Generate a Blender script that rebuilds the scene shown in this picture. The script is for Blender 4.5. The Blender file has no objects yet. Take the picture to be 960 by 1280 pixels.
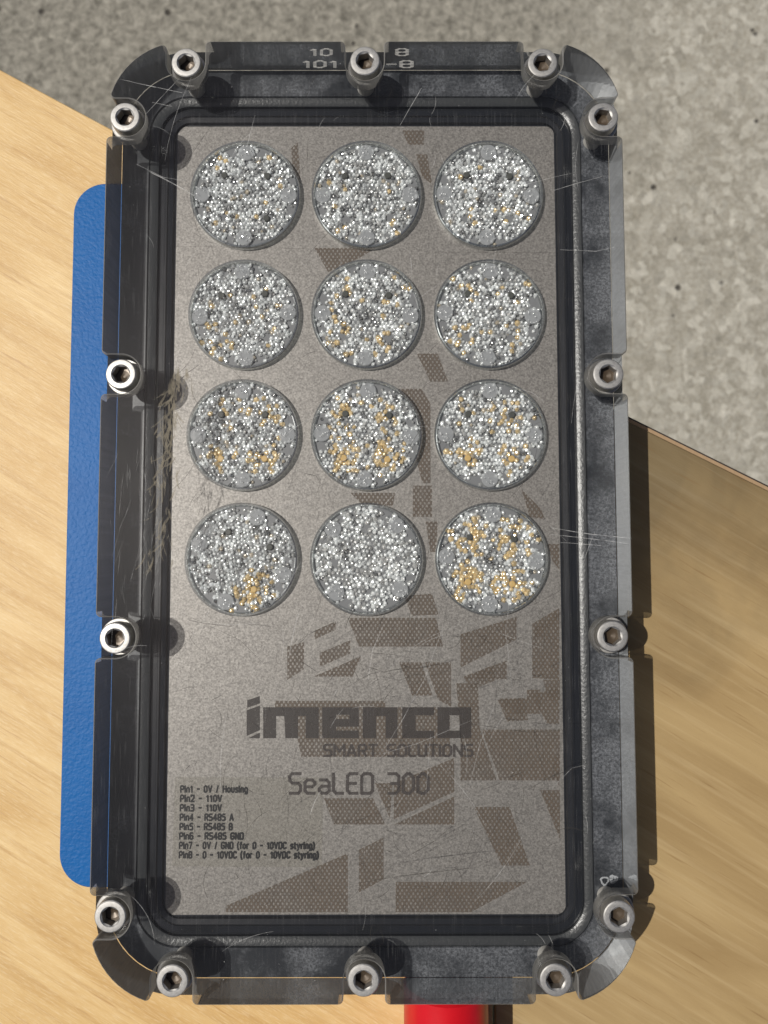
import bpy, bmesh, math, random
from mathutils import Vector, Matrix, Euler
random.seed(7)
MM = 0.001
scene = bpy.context.scene

# ------------------------------------------------------------------ camera
CAM_ROT = (0.06, -0.0008, -0.0012)
CAM_LOC = (5.967, -16.353, 231.0)          # millimetres
FPX = 924.0                                # focal length in pixels of the 960x1280 frame
cam = bpy.data.cameras.new('camera')
cam.sensor_fit = 'VERTICAL'
cam.sensor_height = 36.0
cam.lens = 36.0 * FPX / 1280.0
cam.clip_start = 0.01
cam.clip_end = 200.0
cam.dof.use_dof = True
cam.dof.focus_distance = 0.240
cam.dof.aperture_fstop = 17.0
camo = bpy.data.objects.new('camera', cam)
camo.location = [c * MM for c in CAM_LOC]
camo.rotation_euler = Euler(CAM_ROT, 'XYZ')
scene.collection.objects.link(camo)
scene.camera = camo
CAM_M = Euler(CAM_ROT, 'XYZ').to_matrix()

# ------------------------------------------------------------------ sky and sun
COT = 0.58
sun_from = Vector((-0.985, 0.17, 1.0 / COT)).normalized()     # towards the sun
elev = math.asin(sun_from.z)
world = bpy.data.worlds.new('World')
scene.world = world
world.use_nodes = True
wn = world.node_tree.nodes
wl = world.node_tree.links
wn.clear()
sky = wn.new('ShaderNodeTexSky')
sky.sky_type = 'NISHITA'
sky.sun_disc = False
sky.sun_elevation = elev
sky.sun_rotation = math.atan2(sun_from.x, sun_from.y)
sky.air_density = 0.55
sky.dust_density = 2.8
sky.ozone_density = 0.4
bg = wn.new('ShaderNodeBackground')
bg.inputs['Strength'].default_value = 0.05
wo = wn.new('ShaderNodeOutputWorld')
wl.new(sky.outputs[0], bg.inputs[0])
wl.new(bg.outputs[0], wo.inputs[0])
sun = bpy.data.lights.new('sun', 'SUN')
sun.energy = 3.9
sun.angle = math.radians(0.53)
sun.color = (1.0, 0.96, 0.89)
suno = bpy.data.objects.new('sun', sun)
suno.rotation_euler = sun_from.to_track_quat('Z', 'Y').to_euler()
suno.location = sun_from * 3
scene.collection.objects.link(suno)

vs = scene.view_settings
vs.view_transform = 'Standard'
vs.look = 'None'
vs.exposure = 0.0
vs.gamma = 1.0
vs.use_curve_mapping = False
scene.render.engine = 'CYCLES'
cy = scene.cycles
cy.use_denoising = True
cy.max_bounces = 6
cy.diffuse_bounces = 2
cy.transparent_max_bounces = 14
cy.transmission_bounces = 5
cy.glossy_bounces = 4
cy.sample_clamp_indirect = 4.0
cy.caustics_reflective = False
cy.caustics_refractive = False
cy.use_adaptive_sampling = False


# ------------------------------------------------------------------ helpers
def unproj(u, v, z):
    """photo pixel (960x1280) seen at height z (mm) -> x, y in mm"""
    d = CAM_M @ Vector(((u - 480) / FPX, -(v - 640) / FPX, -1.0))
    t = (z - CAM_LOC[2]) / d.z
    return (CAM_LOC[0] + d.x * t, CAM_LOC[1] + d.y * t)


def link(o, parent=None):
    scene.collection.objects.link(o)
    if parent is not None:
        o.parent = parent
    return o


def mesh_obj(name, verts, faces, mats, parent=None, mat_idx=None, smooth=False, loc=None):
    me = bpy.data.meshes.new(name)
    me.from_pydata([(x * MM, y * MM, z * MM) for x, y, z in verts], [], faces)
    for m in (mats if isinstance(mats, (list, tuple)) else [mats]):
        me.materials.append(m)
    if mat_idx:
        me.polygons.foreach_set('material_index', mat_idx)
    if smooth:
        me.polygons.foreach_set('use_smooth', [True] * len(me.polygons))
    me.update()
    o = bpy.data.objects.new(name, me)
    if loc:
        o.location = [c * MM for c in loc]
    return link(o, parent)


def tag(o, label=None, cat=None, group=None, kind=None):
    if label: o['label'] = label
    if cat: o['category'] = cat
    if group: o['group'] = group
    if kind: o['kind'] = kind
    return o


def empty(name, loc=(0, 0, 0)):
    o = bpy.data.objects.new(name, None)
    o.empty_display_size = 0.02
    o.location = [c * MM for c in loc]
    return link(o)


def rr(hx, hy, r, n=10, cx=0, cy_=0):
    pts = []
    for sx, sy, a0 in ((1, 1, 0), (-1, 1, 90), (-1, -1, 180), (1, -1, 270)):
        for i in range(n + 1):
            a = math.radians(a0 + 90 * i / n)
            pts.append((cx + sx * (hx - r) + r * math.cos(a), cy_ + sy * (hy - r) + r * math.sin(a)))
    return pts


def round_poly(pts, r, n=8):
    """counter-clockwise convex polygon with rounded corners"""
    out = []
    N = len(pts)
    for i in range(N):
        p = Vector(pts[i]); a = Vector(pts[i - 1]); b = Vector(pts[(i + 1) % N])
        da = (a - p).normalized(); db = (b - p).normalized()
        ang = da.angle(db)
        t = r / math.tan(ang / 2)
        c = p + (da + db).normalized() * (r / math.sin(ang / 2))
        s = p + da * t - c; e = p + db * t - c
        a0 = math.atan2(s.y, s.x); a1 = math.atan2(e.y, e.x)
        while a1 < a0: a1 += 2 * math.pi
        if a1 - a0 > math.pi: a1 -= 2 * math.pi
        for k in range(n + 1):
            aa = a0 + (a1 - a0) * k / n
            out.append((c.x + r * math.cos(aa), c.y + r * math.sin(aa)))
    return out


def loft(loops, closed_start=False, closed_end=False):
    """loops: list of (pts2d, z); equal counts"""
    verts, faces = [], []
    n = len(loops[0][0])
    for pts, z in loops:
        verts += [(p[0], p[1], z) for p in pts]
    for k in range(len(loops) - 1):
        for i in range(n):
            j = (i + 1) % n
            faces.append((k * n + i, k * n + j, (k + 1) * n + j, (k + 1) * n + i))
    if closed_start: faces.append(tuple(reversed(range(n))))
    if closed_end: faces.append(tuple((len(loops) - 1) * n + i for i in range(n)))
    return verts, faces


def circle(r, n=48, cx=0, cy_=0, a0=0.0):
    return [(cx + r * math.cos(a0 + 2 * math.pi * i / n), cy_ + r * math.sin(a0 + 2 * math.pi * i / n)) for i in range(n)]


def smooth_by_angle(o, deg=35):
    me = o.data
    bm = bmesh.new(); bm.from_mesh(me)
    for f in bm.faces: f.smooth = True
    for e in bm.edges:
        if len(e.link_faces) == 2 and e.calc_face_angle(0) > math.radians(deg):
            e.smooth = False
    bm.to_mesh(me); bm.free()


# ------------------------------------------------------------------ materials
class N:
    def __init__(self, name):
        self.m = bpy.data.materials.new(name)
        self.m.use_nodes = True
        self.t = self.m.node_tree
        self.t.nodes.clear()
        self.out = self.t.nodes.new('ShaderNodeOutputMaterial')

    def n(self, typ, **kw):
        nd = self.t.nodes.new('ShaderNode' + typ)
        for k, v in kw.items():
            setattr(nd, k, v)
        return nd

    def set(self, sock, v):
        if isinstance(v, bpy.types.NodeSocket):
            self.t.links.new(v, sock)
        else:
            sock.default_value = v

    def coord(self, scale=(1, 1, 1), rot=0.0, loc=(0, 0, 0)):
        """object coordinates in millimetres"""
        tc = self.n('TexCoord')
        mp = self.n('Mapping')
        mp.vector_type = 'TEXTURE' if rot else 'POINT'
        if rot:
            mp.inputs['Rotation'].default_value = (0, 0, rot)
            self.t.links.new(tc.outputs['Object'], mp.inputs['Vector'])
            m2 = self.n('Mapping')
            m2.inputs['Scale'].default_value = [s * 1000 for s in scale]
            m2.inputs['Location'].default_value = loc
            self.t.links.new(mp.outputs[0], m2.inputs[0])
            return m2.outputs[0]
        mp.inputs['Scale'].default_value = [s * 1000 for s in scale]
        mp.inputs['Location'].default_value = loc
        self.t.links.new(tc.outputs['Object'], mp.inputs['Vector'])
        return mp.outputs[0]

    def noise(self, vec, scale=1.0, detail=4.0, rough=0.55, dist=0.0):
        nd = self.n('TexNoise')
        self.set(nd.inputs['Vector'], vec)
        nd.inputs['Scale'].default_value = scale
        nd.inputs['Detail'].default_value = detail
        nd.inputs['Roughness'].default_value = rough
        nd.inputs['Distortion'].default_value = dist
        return nd.outputs['Fac']

    def voronoi(self, vec, scale=1.0, feature='F1', rnd=1.0, out='Distance'):
        nd = self.n('TexVoronoi', feature=feature)
        self.set(nd.inputs['Vector'], vec)
        nd.inputs['Scale'].default_value = scale
        nd.inputs['Randomness'].default_value = rnd
        return nd.outputs[out]

    def ramp(self, fac, stops, interp='LINEAR'):
        nd = self.n('ValToRGB')
        cr = nd.color_ramp
        cr.interpolation = interp
        while len(cr.elements) < len(stops): cr.elements.new(0.5)
        for e, (p, c) in zip(cr.elements, stops):
            e.position = p
            e.color = (c, c, c, 1) if not isinstance(c, (tuple, list)) else (*c[:3], 1)
        self.set(nd.inputs[0], fac)
        return nd.outputs[0]

    def math(self, op, a, b=0.0, clamp=False):
        nd = self.n('Math', operation=op)
        nd.use_clamp = clamp
        self.set(nd.inputs[0], a); self.set(nd.inputs[1], b)
        return nd.outputs[0]

    def mix(self, fac, a, b, blend='MIX'):
        nd = self.n('Mix', data_type='RGBA', blend_type=blend)
        self.set(nd.inputs['Factor'], fac)
        self.set(nd.inputs[6], a if isinstance(a, bpy.types.NodeSocket) else (*a[:3], 1))
        self.set(nd.inputs[7], b if isinstance(b, bpy.types.NodeSocket) else (*b[:3], 1))
        return nd.outputs[2]

    def bump(self, h, dist_mm, strength=1.0, normal=None):
        nd = self.n('Bump')
        nd.inputs['Strength'].default_value = strength
        nd.inputs['Distance'].default_value = dist_mm * MM
        self.set(nd.inputs['Height'], h)
        if normal is not None: self.set(nd.inputs['Normal'], normal)
        return nd.outputs[0]

    def principled(self, color, rough=0.5, metal=0.0, spec=0.5, normal=None, coat=0.0, alpha=None):
        p = self.n('BsdfPrincipled')
        self.set(p.inputs['Base Color'], color if isinstance(color, bpy.types.NodeSocket) else (*color[:3], 1))
        self.set(p.inputs['Roughness'], rough)
        self.set(p.inputs['Metallic'], metal)
        p.inputs['Specular IOR Level'].default_value = spec
        if coat: p.inputs['Coat Weight'].default_value = coat
        if normal is not None: self.set(p.inputs['Normal'], normal)
        if alpha is not None: self.set(p.inputs['Alpha'], alpha)
        return p.outputs[0]

    def mixsh(self, fac, a, b):
        nd = self.n('MixShader')
        self.set(nd.inputs[0], fac)
        self.t.links.new(a, nd.inputs[1]); self.t.links.new(b, nd.inputs[2])
        return nd.outputs[0]

    def transparent(self, c=(1, 1, 1)):
        nd = self.n('BsdfTransparent')
        self.set(nd.inputs[0], c if isinstance(c, bpy.types.NodeSocket) else (*c[:3], 1))
        return nd.outputs[0]

    def done(self, sh):
        self.t.links.new(sh, self.out.inputs['Surface'])
        return self.m


GRAIN = math.radians(-31)


def mat_concrete():
    k = N('weathered_concrete')
    c = k.coord()
    big = k.noise(c, 0.0032, 3, 0.5)
    mid = k.noise(c, 0.035, 6, 0.72, 0.3)
    fine = k.noise(c, 0.20, 4, 0.75)
    tone = k.mix(k.ramp(mid, [(0.3, 0.0), (0.72, 1.0)]), (0.29, 0.272, 0.225), (0.52, 0.50, 0.445))
    tone = k.mix(k.ramp(fine, [(0.36, 0.0), (0.66, 1.0)]), k.mix(1.0, tone, (0.66, 0.64, 0.60), 'MULTIPLY'), tone)
    agg = k.n('SeparateColor'); k.set(agg.inputs[0], k.voronoi(c, 0.10, 'F1', 1.0, 'Color'))
    tone = k.mix(k.math('MULTIPLY', k.ramp(agg.outputs[0], [(0.55, 0.0), (0.95, 1.0)]), 0.38), tone, (0.64, 0.62, 0.55))
    tone = k.mix(k.math('MULTIPLY', k.ramp(agg.outputs[1], [(0.72, 0.0), (1.0, 1.0)]), 0.38), tone, (0.21, 0.20, 0.17))
    # dark damp, lichen-grey area of the slab towards the far left
    sx = k.n('SeparateXYZ'); k.set(sx.inputs[0], c)
    g = k.math('ADD', k.math('MULTIPLY', sx.outputs[0], 0.0021), k.math('MULTIPLY', sx.outputs[1], -0.0007))
    g = k.math('ADD', g, k.math('MULTIPLY', k.math('SUBTRACT', k.noise(c, 0.012, 5, 0.6), 0.5), 1.1))
    g = k.math('ADD', g, k.math('MULTIPLY', big, 0.3))
    stain = k.ramp(g, [(0.0, 1.0), (0.56, 0.0)])
    old = k.mix(k.ramp(k.noise(c, 0.075, 6, 0.75, 0.4), [(0.36, 0.0), (0.66, 1.0)]), (0.125, 0.118, 0.098), (0.36, 0.34, 0.29))
    col = k.mix(stain, tone, old)
    # air holes
    v = k.voronoi(c, 0.034, 'F1', 1.0)
    cellc = k.voronoi(c, 0.034, 'F1', 1.0, 'Color')
    ss = k.n('SeparateColor'); k.set(ss.inputs[0], cellc)
    size = k.math('MULTIPLY', k.math('POWER', ss.outputs[0], 2.2), 0.19)
    wob = k.math('ADD', v, k.math('MULTIPLY', k.math('SUBTRACT', k.noise(c, 0.25, 3), 0.5), 0.10))
    pit = k.math('MULTIPLY', k.math('SUBTRACT', size, wob), 14.0, True)
    col = k.mix(k.math('MULTIPLY', pit, 0.85), col, (0.035, 0.03, 0.025))
    h = k.math('ADD', k.math('MULTIPLY', k.noise(c, 0.07, 6, 0.7, 0.5), 1.0), k.math('MULTIPLY', fine, 0.35))
    h = k.math('SUBTRACT', h, k.math('MULTIPLY', pit, 1.2))
    bump = k.bump(h, 7.0, 0.7)
    return k.done(k.principled(col, 0.9, 0, 0.25, bump))


def mat_plywood(pale=True):
    k = N('pale_plywood' if pale else 'worn_brown_board')
    c = k.coord(rot=GRAIN)
    warp = k.n('Mapping'); k.set(warp.inputs[0], c); warp.inputs['Scale'].default_value = (0.008, 0.045, 1)
    broad = k.noise(warp.outputs[0], 1.0, 5, 0.55, 1.4)
    w2 = k.n('Mapping'); k.set(w2.inputs[0], c); w2.inputs['Scale'].default_value = (0.016, 0.34, 1)
    streak = k.noise(w2.outputs[0], 1.0, 5, 0.6, 0.3)
    w3 = k.n('Mapping'); k.set(w3.inputs[0], c); w3.inputs['Scale'].default_value = (0.22, 2.0, 1)
    fibre = k.noise(w3.outputs[0], 1.0, 4, 0.65)
    w4 = k.n('Mapping'); k.set(w4.inputs[0], c); w4.inputs['Scale'].default_value = (0.05, 0.95, 1)
    pore = k.noise(w4.outputs[0], 1.0, 2, 0.5, 0.2)
    if pale:
        col = k.mix(k.ramp(broad, [(0.3, 0.0), (0.7, 1.0)]), (0.53, 0.33, 0.12), (0.70, 0.505, 0.245))
        col = k.mix(k.math('MULTIPLY', k.ramp(streak, [(0.30, 1.0), (0.52, 0.0)]), 0.8), col, (0.47, 0.285, 0.105))
        col = k.mix(k.math('MULTIPLY', k.ramp(fibre, [(0.48, 0.0), (0.72, 1.0)]), 0.4), col, (0.80, 0.655, 0.42))
        col = k.mix(k.math('MULTIPLY', k.ramp(pore, [(0.64, 0.0), (0.74, 1.0)]), 0.42), col, (0.33, 0.16, 0.055))
        h = k.math('ADD', k.math('MULTIPLY', fibre, 0.8), k.math('MULTIPLY', streak, 0.5))
        return k.done(k.principled(col, 0.5, 0, 0.4, k.bump(h, 0.35, 0.55)))
    cm = k.coord()
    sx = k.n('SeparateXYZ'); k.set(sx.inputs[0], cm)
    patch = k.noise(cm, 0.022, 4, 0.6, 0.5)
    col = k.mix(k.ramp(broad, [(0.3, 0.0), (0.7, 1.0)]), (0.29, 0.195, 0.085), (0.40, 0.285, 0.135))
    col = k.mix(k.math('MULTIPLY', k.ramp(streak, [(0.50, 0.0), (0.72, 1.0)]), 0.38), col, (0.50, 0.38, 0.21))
    # greyed stain patches, plus shade painted into the board's upper half
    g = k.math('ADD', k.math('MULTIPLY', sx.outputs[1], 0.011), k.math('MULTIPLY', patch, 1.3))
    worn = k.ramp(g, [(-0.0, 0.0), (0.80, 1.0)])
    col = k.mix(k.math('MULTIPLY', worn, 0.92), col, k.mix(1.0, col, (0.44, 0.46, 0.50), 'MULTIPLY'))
    col = k.mix(k.math('MULTIPLY', k.ramp(pore, [(0.62, 0.0), (0.76, 1.0)]), 0.4), col, (0.17, 0.09, 0.03))
    h = k.math('ADD', k.math('MULTIPLY', fibre, 0.6), streak)
    return k.done(k.principled(col, 0.55, 0, 0.4, k.bump(h, 0.3, 0.5)))


def mat_simple(name, col, rough=0.5, metal=0.0, spec=0.5, bump=None, coat=0.0):
    k = N(name)
    nrm = None
    if bump:
        sc, d, st = bump
        nrm = k.bump(k.noise(k.coord(), sc, 4, 0.6), d, st)
    cn = k.noise(k.coord(), 0.35, 5, 0.65)
    c = k.mix(k.math('MULTIPLY', k.ramp(cn, [(0.35, 0.0), (0.7, 1.0)]), 0.25), col, [v * 0.7 for v in col])
    return k.done(k.principled(c, rough, metal, spec, nrm, coat))


def mat_blue():
    k = N('blue_pebbled_plastic')
    c = k.coord()
    w = k.noise(c, 0.75, 3, 0.5, 0.6)
    v = k.voronoi(c, 0.85, 'SMOOTH_F1')
    h = k.math('ADD', k.math('MULTIPLY', w, 1.0), k.math('MULTIPLY', v, -0.5))
    col = k.mix(k.noise(c, 0.05, 4), (0.002, 0.085, 0.29), (0.004, 0.112, 0.35))
    return k.done(k.principled(col, 0.5, 0, 0.22, k.bump(h, 0.42, 0.4)))


def mat_anodised():
    k = N('black_anodised_metal')
    c = k.coord()
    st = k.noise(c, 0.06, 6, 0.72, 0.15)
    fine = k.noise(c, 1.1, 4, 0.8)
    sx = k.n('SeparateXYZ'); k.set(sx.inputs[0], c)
    # salt blotches; the paler right-hand side is sunlight painted into the colour
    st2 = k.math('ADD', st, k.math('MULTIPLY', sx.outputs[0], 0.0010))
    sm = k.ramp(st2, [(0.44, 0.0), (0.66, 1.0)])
    haze_light = k.math('MULTIPLY', sm, k.ramp(fine, [(0.40, 0.08), (0.66, 1.0)]))
    col = k.mix(haze_light, (0.017, 0.019, 0.022), (0.17, 0.178, 0.195))
    rough = k.ramp(st, [(0.3, 0.28), (0.7, 0.5)])
    return k.done(k.principled(col, rough, 0.0, 0.5, k.bump(fine, 0.05, 0.4)))


def mat_plate():
    k = N('blasted_metal_plate')
    c = k.coord()
    g1 = k.noise(c, 1.7, 3, 0.7)
    g2 = k.noise(c, 0.9, 6, 0.75)
    w = k.n('Mapping'); k.set(w.inputs[0], c); w.inputs['Scale'].default_value = (1.4, 0.16, 1)
    hair = k.noise(w.outputs[0], 1.0, 4, 0.7, 0.6)
    big = k.noise(c, 0.02, 4, 0.6)
    col = k.mix(k.ramp(g1, [(0.34, 0.0), (0.68, 1.0)]), (0.115, 0.107, 0.099), (0.345, 0.326, 0.303))
    col = k.mix(k.math('MULTIPLY', k.ramp(hair, [(0.60, 0.0), (0.72, 1.0)]), 0.55), col, (0.08, 0.075, 0.07))
    col = k.mix(k.math('MULTIPLY', big, 0.35), col, (0.22, 0.207, 0.19))
    return k.done(k.principled(col, 0.5, 0.45, 0.5, k.bump(g2, 0.12, 0.55)))


def mat_hatch():
    """brown print: a fine diamond net that leaves dots of plate showing"""
    k = N('brown_diamond_print')
    c = k.coord()
    sx = k.n('SeparateXYZ'); k.set(sx.inputs[0], c)
    d = k.math('MULTIPLY', k.math('SINE', k.math('MULTIPLY', sx.outputs[0], 2 * math.pi / 1.45)),
               k.math('SINE', k.math('MULTIPLY', sx.outputs[1], 2 * math.pi / 2.1)))
    worn = k.math('MULTIPLY', k.math('SUBTRACT', k.noise(c, 0.6, 5, 0.7), 0.5), 1.2)
    f = k.math('MULTIPLY', k.math('SUBTRACT', k.math('ADD', d, worn), 0.22), 4.0, True)
    cov = k.math('SUBTRACT', 0.74, k.math('MULTIPLY', f, 0.66))
    cov = k.math('MULTIPLY', cov, k.ramp(k.noise(c, 0.10, 5, 0.7), [(0.25, 0.55), (0.55, 1.0)]))
    ink = k.principled(k.mix(k.noise(c, 1.2, 3), (0.085, 0.064, 0.046), (0.15, 0.115, 0.085)), 0.6, 0, 0.4)
    return k.done(k.mixsh(cov, k.transparent(), ink))


def mat_ink(name, col, cover=0.9, wear=0.5):
    k = N(name)
    c = k.coord()
    w = k.ramp(k.noise(c, 1.1, 6, 0.78), [(0.33, 1 - wear), (0.52, 1.0)])
    ink = k.principled(col, 0.55, 0, 0.4)
    return k.done(k.mixsh(k.math('MULTIPLY', w, cover), k.transparent(), ink))


def mat_acrylic_top():
    k = N('clear_acrylic_face')
    c = k.coord()
    fr = k.n('Fresnel'); fr.inputs['IOR'].default_value = 1.49
    gl = k.n('BsdfGlossy'); gl.inputs['Roughness'].default_value = 0.07
    gl.inputs['Color'].default_value = (1, 1, 1, 1)
    # a thin veil of hairline scuffs and dust on the face
    w = k.n('Mapping'); k.set(w.inputs[0], c); w.inputs['Scale'].default_value = (3.2, 0.10, 1)
    hair = k.ramp(k.noise(w.outputs[0], 1.0, 0, 0.6), [(0.66, 0.0), (0.74, 1.0)])
    veil = k.math('ADD', k.math('MULTIPLY', hair, 0.024), 0.006)
    df = k.n('BsdfDiffuse'); df.inputs[0].default_value = (0.62, 0.62, 0.62, 1)
    base = k.mixsh(fr.outputs[0], k.transparent((0.975, 0.98, 0.985)), gl.outputs[0])
    return k.done(k.mixsh(veil, base, df.outputs[0]))


def mat_acrylic_wall():
    k = N('clear_acrylic_edge')
    c = k.coord()
    g = k.n('BsdfGlass'); g.inputs['IOR'].default_value = 1.49
    g.inputs['Roughness'].default_value = 0.05
    g.inputs['Color'].default_value = (0.93, 0.95, 0.96, 1)
    df = k.n('BsdfDiffuse'); df.inputs[0].default_value = (0.52, 0.54, 0.56, 1)
    w = k.n('Mapping'); k.set(w.inputs[0], c); w.inputs['Scale'].default_value = (0.5, 0.5, 0.02)
    v = k.ramp(k.noise(w.outputs[0], 1.0, 4, 0.7), [(0.3, 0.34), (0.7, 0.46)])
    return k.done(k.mixsh(0.05, k.mixsh(v, g.outputs[0], df.outputs[0]), k.transparent((0.85, 0.87, 0.88))))


def mat_acrylic_frost():
    k = N('machined_frosted_acrylic')
    c = k.coord()
    df = k.n('BsdfDiffuse'); df.inputs[0].default_value = (0.36, 0.35, 0.325, 1)
    tl = k.n('BsdfTranslucent'); tl.inputs[0].default_value = (0.36, 0.35, 0.325, 1)
    gl = k.n('BsdfGlossy'); gl.inputs['Roughness'].default_value = 0.25
    a = k.mixsh(0.5, df.outputs[0], tl.outputs[0])
    a = k.mixsh(0.12, a, gl.outputs[0])
    f = k.ramp(k.noise(c, 0.5, 4, 0.6), [(0.3, 0.66), (0.7, 0.8)])
    return k.done(k.mixsh(f, k.transparent((0.92, 0.93, 0.94)), a))


def mat_engraving():
    k = N('frosted_engraving')
    df = k.n('BsdfDiffuse'); df.inputs[0].default_value = (0.55, 0.54, 0.51, 1)
    return k.done(k.mixsh(0.28, k.transparent(), df.outputs[0]))


def mat_clear():
    k = N('optical_contact')
    return k.done(k.transparent((0.99, 0.99, 0.99)))


def mat_scratch(name, col, fac):
    k = N(name)
    df = k.n('BsdfDiffuse'); df.inputs[0].default_value = (*col, 1)
    f = k.math('MULTIPLY', k.ramp(k.noise(k.coord(), 0.25, 4, 0.7), [(0.3, 0.1), (0.6, 1.0)]), fac)
    return k.done(k.mixsh(f, k.transparent(), df.outputs[0]))


def mat_steel():
    k = N('stainless_steel')
    c = k.coord()
    n = k.noise(c, 0.9, 5, 0.7)
    col = k.mix(k.ramp(n, [(0.35, 0.0), (0.7, 1.0)]), (0.40, 0.39, 0.37), (0.54, 0.53, 0.515))
    r = k.ramp(k.noise(c, 2.2, 4, 0.7), [(0.3, 0.48), (0.7, 0.64)])
    return k.done(k.principled(col, r, 1.0, 0.5, k.bump(n, 0.02, 0.2)))


def mat_lenslet():
    k = N('clear_lenslet_optic')
    at = k.n('Attribute', attribute_name='tint')
    col = at.outputs['Color']
    lum = k.n('SeparateColor'); k.set(lum.inputs[0], col)
    gl = k.n('BsdfGlossy'); gl.inputs['Roughness'].default_value = 0.22
    k.set(gl.inputs['Color'], k.mix(0.3, col, (1, 1, 1)))
    g2 = k.n('BsdfGlossy'); g2.inputs['Roughness'].default_value = 0.10
    g2.inputs['Color'].default_value = (1, 1, 1, 1)
    df = k.n('BsdfDiffuse'); k.set(df.inputs[0], col)
    base = k.mixsh(0.35, df.outputs[0], gl.outputs[0])
    return k.done(k.mixsh(0.2, base, g2.outputs[0]))


def mat_lens_rim():
    k = N('clear_lens_rim')
    fr = k.n('LayerWeight'); fr.inputs['Blend'].default_value = 0.35
    gl = k.n('BsdfGlossy'); gl.inputs['Roughness'].default_value = 0.08
    gl.inputs['Color'].default_value = (0.95, 0.97, 0.97, 1)
    f = k.math('ADD', k.math('MULTIPLY', fr.outputs['Facing'], 0.7), 0.22, True)
    return k.done(k.mixsh(f, k.transparent((0.9, 0.93, 0.93)), gl.outputs[0]))


def mat_pad():
    k = N('frosted_lens_foot')
    df = k.n('BsdfDiffuse'); df.inputs[0].default_value = (0.50, 0.52, 0.535, 1)
    gl = k.n('BsdfGlossy'); gl.inputs['Roughness'].default_value = 0.15
    a = k.mixsh(0.12, df.outputs[0], gl.outputs[0])
    return k.done(k.mixsh(0.5, k.transparent(), a))


M_CONC = mat_concrete()
M_PALE = mat_plywood(True)
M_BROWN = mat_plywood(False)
M_PLYEDGE = mat_simple('raw_plywood_edge', (0.33, 0.22, 0.125), 0.8, bump=(0.6, 0.5, 0.6))
M_DARKEDGE = mat_simple('dark_board_edge', (0.03, 0.022, 0.016), 0.6)
M_BLUE = mat_blue()
M_RED = mat_simple('glossy_red_plastic', (0.52, 0.006, 0.012), 0.3, bump=(0.12, 0.3, 0.25))
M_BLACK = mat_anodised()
M_SEAL = mat_simple('worn_grey_seal', (0.034, 0.036, 0.037), 0.3, bump=(1.0, 0.2, 0.6))
M_RIM = mat_simple('black_rim', (0.012, 0.013, 0.015), 0.22, bump=(0.5, 0.1, 0.3))
M_PLATE = mat_plate()
M_HATCH = mat_hatch()
M_LOGO = mat_ink('dark_brown_ink', (0.042, 0.035, 0.031), 0.93, 0.55)
M_TEXT = mat_ink('brown_grey_ink', (0.055, 0.046, 0.042), 0.88, 0.75)
M_PIN = mat_ink('black_label_ink', (0.010, 0.010, 0.010), 0.98, 0.1)
M_ENGR = mat_engraving()
M_TOP = mat_acrylic_top()
M_WALL = mat_acrylic_wall()
M_FROST = mat_acrylic_frost()
M_CLEAR = mat_clear()
M_STEEL = mat_steel()
M_LENSLET = mat_lenslet()
M_SHANK = mat_simple('pale_shank_metal', (0.62, 0.60, 0.56), 0.45, 0.0)
M_SOCKET = mat_simple('grimy_socket', (0.07, 0.05, 0.032), 0.35, 0.3)
M_LRIM = mat_lens_rim()
M_PAD = mat_pad()
M_LBASE = mat_simple('grey_lens_holder', (0.19, 0.195, 0.20), 0.25)
M_HOLE = mat_simple('dark_optic_hole', (0.075, 0.078, 0.07), 0.25)
M_AMBER = mat_simple('amber_phosphor', (0.58, 0.40, 0.16), 0.3)
M_SCRW = mat_scratch('pale_scratch', (0.72, 0.72, 0.71), 0.42)
M_SCRD = mat_scratch('dark_scratch', (0.05, 0.047, 0.042), 0.75)
M_SCUFF = mat_scratch('brown_scuff', (0.27, 0.24, 0.185), 0.55)


def sticker_mat():
    k = N('clear_label_film')
    df = k.n('BsdfDiffuse'); df.inputs[0].default_value = (0.33, 0.31, 0.255, 1)
    return k.done(k.mixsh(0.2, k.transparent(), df.outputs[0]))


M_FILM = sticker_mat()
M_RESID = mat_ink('chalky_residue', (0.55, 0.57, 0.60), 0.6, 0.9)

# ------------------------------------------------------------------ setting
Z_GROUND = -760.0
g = 20000.0
ground = mesh_obj('ground', [(-g, -g, 0), (g, -g, 0), (g, g, 0), (-g, g, 0)], [(0, 1, 2, 3)], M_CONC, loc=(0, 0, Z_GROUND))
tag(ground, kind='structure')


def slab(name, poly, z_top, thick, mat, parent=None, bev=0.6):
    inner = offset_poly(poly, -bev)
    v, f = loft([(inner, z_top - thick), (poly, z_top - thick + bev), (poly, z_top - bev), (inner, z_top)], True, True)
    return mesh_obj(name, v, f, mat, parent)


def offset_poly(poly, d):
    """positive d grows a counter-clockwise polygon"""
    out = []
    n = len(poly)
    for i in range(n):
        a = Vector(poly[i - 1]); p = Vector(poly[i]); b = Vector(poly[(i + 1) % n])
        e1 = (p - a); e2 = (b - p)
        if e1.length < 1e-6: e1 = e2
        if e2.length < 1e-6: e2 = e1
        n1 = Vector((e1.y, -e1.x)).normalized(); n2 = Vector((e2.y, -e2.x)).normalized()
        m = n1 + n2
        if m.length < 1e-6: m = n1
        m.normalize()
        s = d / max(0.35, m.dot(n1))
        out.append((p.x + m.x * s, p.y + m.y * s))
    return out


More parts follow.
